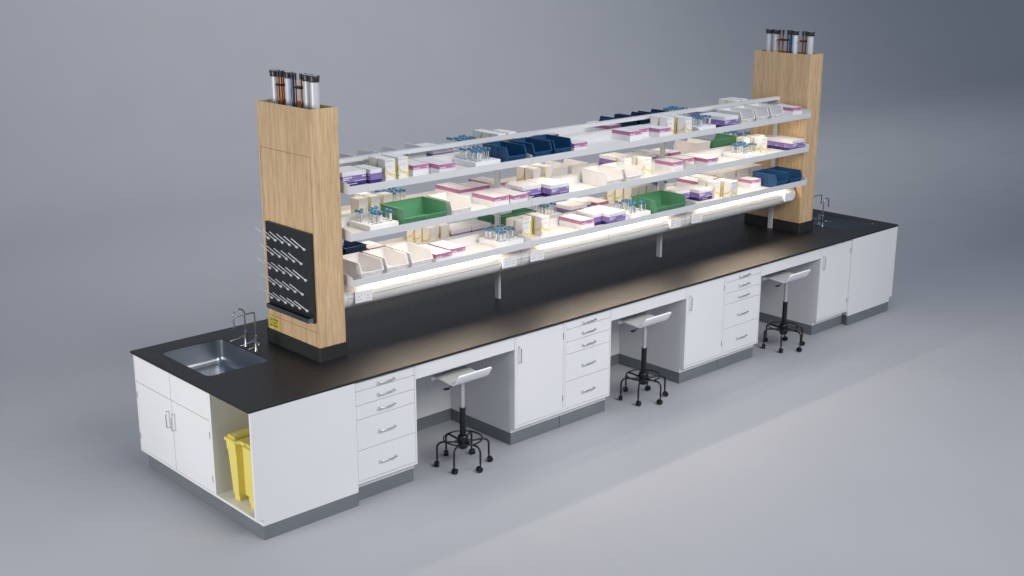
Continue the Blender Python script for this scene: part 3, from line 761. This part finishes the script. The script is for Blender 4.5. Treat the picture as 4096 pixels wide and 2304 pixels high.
def place_bin(kind, col, lv, x0, back, label):
    wd = .400 if kind == 'wide' else .200
    cm = {'white': WHITEB, 'blue': BLUEB, 'navy': NAVYB, 'green': GREENB}[col]
    cx = x0+wd/2
    loc = (cx, .420 if not back else W-.420+.001, ZS[lv]+.0004); rz = PI if back else 0
    g = {'white': 'white open-front storage bins', 'blue': 'blue open-front storage bins', 'navy': 'dark blue storage bins', 'green': 'wide green storage bins'}[col]
    k = (kind, col)
    if k not in PROTO:
        PROTO[k] = o = storage_bin(wd, cm, label, g); o.location = loc; o.rotation_euler = (0, 0, rz)
    else: dup(PROTO[k], loc, rz, label, g)

PW, PD, PH = .150, .0497, .077
def pink_box():
    o = thing('medicine_box', '', 'medicine box', (0, 0, 0), 0, 'pink and white medicine boxes')
    m = MB(); m.box(0, 0, 0, PW, PD, PH, PINK, .0006); m.build('carton', o)
    m = MB(); text_front(m, 'FIRST - MEDIUM', .004, .0705, .0045, INK, bold=.0002); text_front(m, 'NORMAL MEDICINE', .004, .0505, .0105, PINK_INK, bold=.0005, cond=.62)
    text_front(m, '6710-LP', PW-.004, .0525, .0120, PINK_INK, bold=.0006, cond=.60, right=True)
    text_front(m, 'EASY FIRMITY TO KILL OUTER RADIUM', PW-.003, .0395, .0042, GINK, right=True); text_front(m, 'STORE IN DRY PLACE AWAY FROM SUNLIGHT', PW-.030, .0075, .0042, GINK, right=True)
    m.build('printed_text', o); return o
GW, GD, GH = .200, .098, .100
def glove_box():
    o = thing('glove_box', '', 'glove box', (0, 0, 0), 0, 'purple and white disposable glove boxes')
    m = MB(); m.box(0, 0, 0, GW, GD, GH, GLOVE, .0006); m.build('carton', o)
    m = MB(); e = -.0005
    text_front(m, '235-GL', GW-.003, .0560, .0150, PINK_INK, bold=.0006, cond=.72, right=True)
    text_front(m, 'DISPOSABLE GLOVES', .006, .0545, .0130, PINK_INK, bold=.0006, cond=.60); text_front(m, 'UNIVERSAL SIZE', .006, .0435, .0110, PINK_INK, bold=.0005, cond=.60)
    text_front(m, 'WHEN PRODUCT DETAILS BEFORE WEARING', GW-.003, .0300, .0060, PINK_INK, bold=.0003, cond=.8, right=True)
    text_front(m, '235-GL', .006, .0850, .0060, PURINK); text_front(m, 'BUT THE SIZE ADULT OVER MEDICAL USE', .006, .0765, .0060, PURINK, cond=.8)
    text_front(m, 'NOT STERILE GLOVE', GW-.003, .0930, .0045, GINK, right=True)
    text_front(m, 'NITRILE - GLOVES IN PLUS', .050, .0120, .0075, PINK_INK, bold=.0004, cond=.8, y=-.0009)
    # darker swooshes on front and left end
    def arcpoly(N=14): return [(i/N) for i in range(N+1)]
    pts = [(0.0, e, .0002)]+[(GW*t, e, .0002+.024*math.sin(PI*min(1, t*1.05))**.8) for t in arcpoly()[1:-1]]+[(GW, e, .0002)]
    m.poly(pts, SWOOSH)
    pts = [(e, GD, .0002), (e, GD, .012)]+[(e, GD*(1-t), .012+.022*math.sin(PI*t)) for t in (.15, .3, .45, .6)]+[(e, GD*.25, .016), (e, 0, .0002)]
    m.poly(pts, SWOOSH)
    pts = [(GW+.0005, 0, .0002), (GW+.0005, GD, .0002), (GW+.0005, GD, .016), (GW+.0005, GD*.6, .024), (GW+.0005, GD*.25, .020)]
    m.poly(pts, SWOOSH)
    # paler wave above the dark band
    m.poly([(e, GD, .0275), (e, GD*.15, .0275), (e, GD*.45, .034), (e, GD*.7, .045), (e, GD, .062)], SWOOSHL)
    m.build('printed_artwork', o); return o
YW, YD, YH = .090, .090, .153
def tablet_box():
    o = thing('tablet_box', '', 'tablet box', (0, 0, 0), 0, 'white and yellow tablet boxes')
    m = MB(); m.box(0, 0, 0, YW, YD, YH, YBOX, .0006); m.build('carton', o)
    m = MB(); e = .0005; S = .0075
    # each face as a map (u from logo edge to strip edge, z)
    faces = [lambda u, z, k=0: (u, -e-k, z), lambda u, z, k=0: (-e-k, u, z), lambda u, z, k=0: (YW+e+k, YD-u, z), lambda u, z, k=0: (YW-(YW-u) if False else u, YD+e+k, z)]
    for F in faces:
        m.poly([F(YW-S, .0003), F(YW-.0002, .0003), F(YW-.0002, YH-.0003), F(YW-S, YH-.0003)], GOLD)
        up = [(0, .110), (.006, .092), (.014, .076), (.026, .062), (.040, .053), (.058, .051), (.074, .046), (YW-S-.0004, .036)]
        lo = [(YW-S-.0004, .014), (.074, .034), (.058, .040), (.042, .038), (.026, .047), (.013, .061), (.005, .078), (0, .088)]
        for i in range(len(up)-1):
            a, b = up[i], up[i+1]; c, d = lo[::-1][i+1], lo[::-1][i]
            m.poly([F(*a), F(*b), F(*c), F(*d)], GOLDL)
        m.poly([F(.026, .060, .0002), F(.042, .050, .0002), F(.034, .040, .0002), F(.018, .053, .0002)], GOLD) if False else None
        lo2 = [(YW-S-.0004, .004), (.070, .018), (.050, .036), (.044, .037)]; up2 = [(YW-S-.0004, .008), (.072, .022), (.054, .0375), (.046, .0385)]
        for i in range(3): m.poly([F(*up2[i], .0001), F(*up2[i+1], .0001), F(*lo2[i+1], .0001), F(*lo2[i], .0001)], GOLDL)
        # figure of two rings, half on each face
        for cz, ro, ri, vy in ((.0290, .0205, .0170, 1.15), (.0615, .0110, .0082, 1.1)):
            N = 12
            for i in range(N):
                a0 = -PI/2+PI*i/N; a1 = -PI/2+PI*(i+1)/N
                m.poly([F(max(ro*math.cos(a0), 0), cz+ro*vy*math.sin(a0), .0003), F(max(ro*math.cos(a1), 0), cz+ro*vy*math.sin(a1), .0003), F(max(ri*math.cos(a1), 0), cz+ri*vy*math.sin(a1), .0003), F(max(ri*math.cos(a0), 0), cz+ri*vy*math.sin(a0), .0003)], GOLD)
        m.poly([F(.0001 if i in (0, 8) else .007*math.sin(PI*i/8), .0290-.009*math.cos(PI*i/8), .0004) for i in range(9)], CAPTOP)
    text_front(m, 'Pharmacy Store', .008, .1380, .0105, INK, y=-.0008, cond=.92); text_front(m, 'tablets', .008, .1310, .0055, GINK, y=-.0008)
    text_front(m, 'Parasine 400mg tablets', .008, .1030, .0058, GINK, y=-.0010, bold=.0001); text_front(m, 'For oral use and the relief of pain', .008, .0960, .0042, GINK, y=-.0010)
    text_front(m, 'Contains 100 tablets', .026, .0060, .0048, GINK, y=-.0010)
    m.build('printed_artwork', o); return o
BOXP = {}
ORD = ['frontmost', 'second', 'third', 'fourth', 'fifth', 'sixth']
def place_box(kind, loc, rz, label):
    mk, g = {'pink': (pink_box, 'pink and white medicine boxes'), 'glove': (glove_box, 'purple and white disposable glove boxes'), 'tablet': (tablet_box, 'white and yellow tablet boxes')}[kind]
    if kind not in BOXP:
        BOXP[kind] = o = mk(); o.location = loc; o.rotation_euler = (0, 0, rz); o['label'] = label
    else: dup(BOXP[kind], loc, rz, label, g)
def jit(a=.0006): return random.uniform(-a, a)
def where(lv, back): return ('rear ' if back else 'front ')+LV[lv]+' shelf'
def pinks(lv, x, y, n, back, spot):
    for k in range(n):
        pos = (ORD[k]+' from front' if 0 < k < n-1 else ('frontmost' if k == 0 else 'rearmost')) if n > 1 else 'single'
        lab = '%s pink medicine box %s, %s' % (pos, spot, where(lv, back))
        yy = y+k*.052; z = ZS[lv]+.0003
        if back: place_box('pink', (x+PW+jit(), yy+PD, z), PI, lab)
        else: place_box('pink', (x+jit(), yy, z), 0, lab)
def gloves(lv, x, y, n, back, spot, rot=False, pitch=.102):
    for k in range(n):
        pos = 'purple glove box' if n == 1 else ('frontmost glove box' if k == 0 else ('rearmost glove box' if k == n-1 else 'middle glove box'))
        lab = '%s %s, %s' % (pos, spot, where(lv, back)); yy = y+k*pitch; z = ZS[lv]+.0003
        if rot: place_box('glove', (x, y+GW, z), -PI/2, lab)
        elif back: place_box('glove', (x+GW+jit(), yy+GD, z), PI, lab)
        else: place_box('glove', (x+jit(), yy, z), 0, lab)
def tablets(lv, cols, back, spot):
    """cols = list of (x, [y...]) from left to right"""
    nc = len(cols)
    for ci, (x, ys) in enumerate(cols):
        cn = {1: [''], 2: ['left', 'right'], 3: ['left', 'centre', 'right']}[nc][ci]
        for k, yy in enumerate(ys):
            rn = ['front', 'second', 'third'][k] if len(ys) == 3 else ['front', 'rear'][k]
            lab = '%s %s tablet box %s, %s' % (rn, cn, spot, where(lv, back)) if cn else '%s tablet box %s, %s' % (rn, spot, where(lv, back))
            z = ZS[lv]+.0003
            if back: place_box('tablet', (x+YW, yy+YD, z), PI, lab)
            else: place_box('tablet', (x, yy, z), 0, lab)

# test tube racks
RW, RH, RP = .250, .040, .0418
TUBES = {'A': [(0, 4), (0, 3), (1, 4), (2, 3), (3, 4), (4, 4), (3, 3), (2, 2), (1, 1), (1, 0), (2, 1), (2, 0), (4, 1), (4, 0)],
         'B': [(0, 4), (0, 3), (1, 3), (3, 4), (4, 4), (1, 2), (0, 1), (0, 0), (1, 0), (2, 2), (3, 2), (3, 1), (4, 2), (4, 1)],
         'C': [(0, 4), (0, 3), (2, 4), (3, 4), (2, 3), (3, 3), (2, 2), (1, 1), (0, 0), (2, 1), (1, 0), (4, 1), (3, 0), (4, 0)],
         'D': [(0, 3), (1, 3), (0, 2), (3, 4), (4, 4), (1, 2), (2, 2), (4, 3), (3, 2), (0, 0), (1, 0), (3, 1), (4, 1), (4, 0)]}
m = MB(); holes = []
for i in range(5):
    for j in range(5):
        cx, cy = RW/2+(i-2)*RP, RW/2+(j-2)*RP
        holes.append([(cx+.0128*math.cos(2*PI*k/16), cy+.0128*math.sin(2*PI*k/16)) for k in range(16)])
m.prism([(0, 0), (RW, 0), (RW, RW), (0, RW)], 'z', .006, RH, FOAM, holes=holes)
m.box(0.0003, 0.0003, 0, RW-.0003, RW-.0003, .0061, FOAM)
rack0 = m.build('tube_rack'); bv = rack0.modifiers.new('b', 'BEVEL'); bv.width = .0015; bv.segments = 2; bv.limit_method = 'ANGLE'; bv.angle_limit = math.radians(70)
tag(rack0, '', 'tube rack', 'white foam racks of test tubes'); rack_used = False
def make_tube():
    o = thing('test_tube', '', 'test tube', (0, 0, 0), 0, 'blue capped test tubes in the racks')
    m = MB(); r = .0112; b2 = bmesh.new(); n = 20
    prof = [(.002, 0), (.008, .001), (r, .005), (r, .100)]
    rings = [[b2.verts.new((q*math.cos(2*PI*i/n), q*math.sin(2*PI*i/n), z)) for i in range(n)] for q, z in prof]
    for a, b in zip(rings, rings[1:]):
        for i in range(n): b2.faces.new((a[i], a[(i+1) % n], b[(i+1) % n], b[i]))
    b2.faces.new(rings[0][::-1]); m._merge(b2, GLASS, True); m.build('tube_body', o)
    m = MB(); m.lathe([(.001, .0985), (.0128, .0985), (.0134, .0995), (.0134, .1130), (.0124, .1150), (.001, .1152)], (0, 0, 0), CAPB, 24); m.build('cap', o)
    m = MB(); ra = r+.0003; N = 6
    for i in range(N):
        a0 = -.75+1.5*i/N; a1 = -.75+1.5*(i+1)/N
        m.poly([(ra*math.cos(a0), ra*math.sin(a0), .046), (ra*math.cos(a1), ra*math.sin(a1), .046), (ra*math.cos(a1), ra*math.sin(a1), .090), (ra*math.cos(a0), ra*math.sin(a0), .090)], LABEL)
    rb = ra+.0003; z = .062; k = 0
    while z < .086:
        h = (.0012, .0006, .0018, .0009)[k % 4]; m.poly([(rb*math.cos(-.30), rb*math.sin(-.30), z), (rb*math.cos(.22), rb*math.sin(.22), z), (rb*math.cos(.22), rb*math.sin(.22), z+h), (rb*math.cos(-.30), rb*math.sin(-.30), z+h)], INK); z += h+.0009; k += 1
    m.poly([(rb*math.cos(.30), rb*math.sin(.30), .050), (rb*math.cos(.45), rb*math.sin(.45), .050), (rb*math.cos(.45), rb*math.sin(.45), .059), (rb*math.cos(.30), rb*math.sin(.30), .059)], INK)
    m.build('paper_label', o); return o
tube0 = make_tube(); tube_used = False
CO = ['first', 'second', 'third', 'fourth', 'fifth']
def rack(lv, x, y, pat, back, spot, skip=()):
    global rack_used, tube_used
    lab = 'white foam tube rack %s, %s' % (spot, where(lv, back))
    if not rack_used: r = rack0; rack_used = True
    else: r = rack0.copy(); COL.objects.link(r)
    r.location = (x, y, ZS[lv]+.0003); r['label'] = lab
    for n, (i, j) in enumerate(TUBES[pat]):
        if (i, j) in skip: continue
        tl = 'tube in row %s, column %s of rack %s, %s' % (CO[j], CO[i], spot, where(lv, back).replace(' shelf', ''))
        loc = (x+RW/2+(i-2)*RP, y+RW/2+(j-2)*RP, ZS[lv]+.0070); rz = random.choice((-1.9, -1.3, -2.3, -.8, -1.6, 3.0, -2.9, .5))
        if not tube_used: tube0.location = loc; tube0.rotation_euler = (0, 0, rz); tube0['label'] = tl; tube_used = True
        else: dup(tube0, loc, rz, tl)

# --- front top shelf
gloves(1, 1.151, .5500, 2, False, 'beside the near pillar', pitch=.0995)
gloves(1, 1.363, .5180, 1, False, 'turned endways beside the tablet boxes', rot=True)
tablets(1, [(1.494, [.5200, .6220]), (1.612, [.5240, .6240])], False, 'left of the pink boxes, left bay')
pinks(1, 1.753, .5390, 4, False, 'next to the tablet boxes, left bay')
pinks(1, 1.909, .4340, 6, False, 'left of the tube rack, left bay')
rack(1, 2.292, .4790, 'B', False, 'left of the blue bins')
place_bin('small', 'blue', 1, 2.562, False, 'blue storage bin right of the tube rack on the front top shelf')
place_bin('small', 'blue', 1, 2.832, False, 'middle one of three blue storage bins on the front top shelf')
place_bin('small', 'blue', 1, 3.052, False, 'rightmost of three blue storage bins, front top shelf, centre')
pinks(1, 3.286, .4370, 4, False, 'right of the blue bins, centre bay')
pinks(1, 4.060, .5430, 4, False, 'leftmost stack of three, centre bay')
pinks(1, 4.215, .5980, 3, False, 'middle stack of three, centre bay')
pinks(1, 4.368, .4870, 5, False, 'left of the tablet boxes, centre bay')
tablets(1, [(4.511, [.5240, .6280]), (4.623, [.4180, .5230])], False, 'left of the rack, centre bay')
rack(1, 4.868, .4750, 'D2' if False else 'D', False, 'left of the glove boxes')
gloves(1, 5.199, .4450, 3, False, 'left of the white bins')
place_bin('small', 'white', 1, 5.417, False, 'leftmost of three white storage bins on the front top shelf')
place_bin('small', 'white', 1, 5.632, False, 'middle of three white storage bins on the front top shelf')
place_bin('small', 'white', 1, 5.858, False, 'rightmost of three white storage bins on the front top shelf')
pinks(1, 6.312, .4950, 5, False, 'beside the far pillar, right bay')
# --- front middle shelf
rack(2, 1.315, .4745, 'A', False, 'left of the green bin')
place_bin('wide', 'green', 2, 1.577, False, 'wide green storage bin on the front middle shelf, left bay')
place_bin('small', 'white', 2, 2.008, False, 'white storage bin right of the wide green bin, front middle shelf')
pinks(2, 2.485, .4840, 5, False, 'right of the white bin, left bay')
pinks(2, 2.640, .4380, 6, False, 'left of the second upright')
gloves(2, 2.833, .5450, 2, False, 'right of the second upright')
gloves(2, 3.048, .4480, 3, False, 'at the centre of the bay')
place_bin('small', 'white', 2, 3.655, False, 'left one of two white storage bins, front middle shelf')
place_bin('small', 'white', 2, 3.888, False, 'right one of two white storage bins, front middle shelf')
tablets(2, [(4.113, [.6450]), (4.262, [.5490, .6500])], False, 'right of the white bins')
pinks(2, 4.625, .5430, 4, False, 'left of the third upright')
pinks(2, 4.822, .5850, 3, False, 'just right of the third upright')
pinks(2, 4.985, .4450, 6, False, 'left of the tube rack, right bay')
rack(2, 5.562, .4750, 'D', False, 'left of the tablet boxes')
tablets(2, [(5.777, [.6500]), (5.893, [.5350, .6450]), (6.004, [.6450])], False, 'behind the tube rack')
gloves(2, 6.262, .4430, 3, False, 'beside the far pillar', pitch=.1025)
# --- front bottom shelf
place_bin('small', 'white', 3, 1.186, False, 'leftmost of three white storage bins on the front bottom shelf')
place_bin('small', 'white', 3, 1.408, False, 'middle of three white storage bins on the front bottom shelf')
place_bin('small', 'white', 3, 1.630, False, 'rightmost of three white storage bins on the front bottom shelf')
pinks(3, 1.862, .4300, 6, False, 'right of the white bins')
pinks(3, 2.037, .4800, 5, False, 'right-hand stack of the left bay')
rack(3, 2.530, .4720, 'B', False, 'left of the second upright')
tablets(3, [(2.820, [.5300, .6340]), (2.927, [.6340]), (3.045, [.5500, .6500])], False, 'right of the second upright')
pinks(3, 3.423, .4740, 5, False, 'left of the glove boxes, centre bay')
gloves(3, 3.604, .5150, 1, False, 'turned endways behind the pink boxes', rot=True)
gloves(3, 3.712, .4370, 3, False, 'left of the tube rack')
rack(3, 4.021, .4720, 'C', False, 'left of the green bin')
place_bin('wide', 'green', 3, 4.284, False, 'wide green storage bin on the front bottom shelf, centre bay')
gloves(3, 4.815, .6530, 1, False, 'just behind the third upright')
gloves(3, 5.023, .5540, 2, False, 'left of the tablet boxes', pitch=.0975)
tablets(3, [(5.212, [.5340, .6360]), (5.320, [.4240, .5260])], False, 'right of the glove boxes')
pinks(3, 5.846, .5900, 3, False, 'left of the blue bins, right bay')
place_bin('small', 'blue', 3, 6.010, False, 'left one of two blue storage bins on the front bottom shelf')
place_bin('small', 'blue', 3, 6.226, False, 'right one of two blue storage bins, beside the far pillar')
# --- rear top shelf
for k, x in enumerate((1.515, 1.735, 1.953)): place_bin('small', 'white', 1, x, True, '%s white storage bin on the rear top shelf, left bay' % ('leftmost', 'middle', 'rightmost')[k])
gloves(1, 2.190, .8500, 3, True, 'left of the tube rack', pitch=.104)
rack(1, 2.548, .9380, 'B', True, 'left of the tablet boxes')
tablets(1, [(2.837, [.8360, .9390, 1.0430]), (2.950, [.8410, .9440])], True, 'right of the rack')
pinks(1, 3.400, .8720, 3, True, 'behind the blue bins, centre bay')
pinks(1, 4.177, .8820, 6, True, 'left of the dark blue bins')
for k, x in enumerate((4.320, 4.543, 4.815)): place_bin('small', 'navy', 1, x, True, '%s dark blue storage bin on the rear top shelf' % ('left', 'middle', 'right')[k])
rack(1, 5.118, .9400, 'D', True, 'right of the dark blue bins')
pinks(1, 5.443, .8760, 6, True, 'right of the tube rack')
tablets(1, [(5.855, [.8400, .9440]), (5.968, [.8420, .9480])], True, 'near the far pillar')
gloves(1, 6.200, .8500, 2, True, 'near the far pillar')
# --- rear middle shelf
tablets(2, [(1.478, [.8370]), (1.590, [.8370, .9430]), (1.702, [.8370])], True, 'near the left pillar')
rack(2, 1.834, .9400, 'B', True, 'behind the green bin')
pinks(2, 2.483, .8760, 6, True, 'left stack before the second upright')
pinks(2, 2.640, .8820, 4, True, 'right stack before the second upright')
pinks(2, 2.830, .8740, 6, True, 'just after the second upright')
tablets(2, [(3.224, [.8420, .9450]), (3.365, [.8420, .9450])], True, 'left of the white bins')
place_bin('small', 'white', 2, 3.462, True, 'left white storage bin on the rear middle shelf, centre bay')
place_bin('small', 'white', 2, 3.692, True, 'right white storage bin on the rear middle shelf, centre bay')
gloves(2, 4.353, .8600, 3, True, 'right of the white bins', pitch=.103)
gloves(2, 4.566, .8560, 2, True, 'left of the third upright', pitch=.105)
pinks(2, 4.822, .8800, 6, True, 'left stack after the third upright')
pinks(2, 4.982, .8750, 5, True, 'right stack after the third upright')
place_bin('small', 'white', 2, 5.355, True, 'white storage bin left of the green bin, rear middle shelf')
place_bin('wide', 'green', 2, 5.583, True, 'wide green storage bin on the rear middle shelf, right bay')
rack(2, 6.090, .9400, 'C', True, 'near the far pillar')
# --- rear bottom shelf
place_bin('small', 'navy', 3, 1.150, True, 'leftmost dark blue bin on the rear bottom shelf')
place_bin('small', 'navy', 3, 1.366, True, 'dark blue bin left of pink boxes, rear bottom shelf')
pinks(3, 1.612, .9000, 4, True, 'right of the dark blue bins')
tablets(3, [(2.157, [.8620, .9620, 1.0600]), (2.263, [.8620])], True, 'left of the glove boxes')
gloves(3, 2.362, .8480, 2, True, 'first stack left of the green bin', pitch=.1025)
gloves(3, 2.574, .8480, 2, True, 'second stack left of the green bin')
place_bin('wide', 'green', 3, 2.893, True, 'wide green storage bin on the rear bottom shelf, seen behind upright')
rack(3, 3.400, .9300, 'A', True, 'right of the green bin')
gloves(3, 3.668, .8420, 2, True, 'right of the tube rack', pitch=.105)
gloves(3, 3.882, .9000, 1, True, 'turned endways beside the pink boxes', rot=True)
pinks(3, 4.030, .8780, 5, True, 'left of the tablet boxes')
tablets(3, [(4.446, [.8530, .9550, 1.0550]), (4.549, [.8530]), (4.652, [.8530])], True, 'behind the green bin')
rack(3, 4.845, .9350, 'C', True, 'right of the third upright')
pinks(3, 5.421, .8900, 5, True, 'left stack behind the tablet boxes')
pinks(3, 5.588, .8900, 5, True, 'right stack behind the tablet boxes')
for k, x in enumerate((5.765, 5.977, 6.189)): place_bin('small', 'white', 3, x, True, '%s white storage bin on the rear bottom shelf, right bay' % ('left', 'middle', 'right')[k])
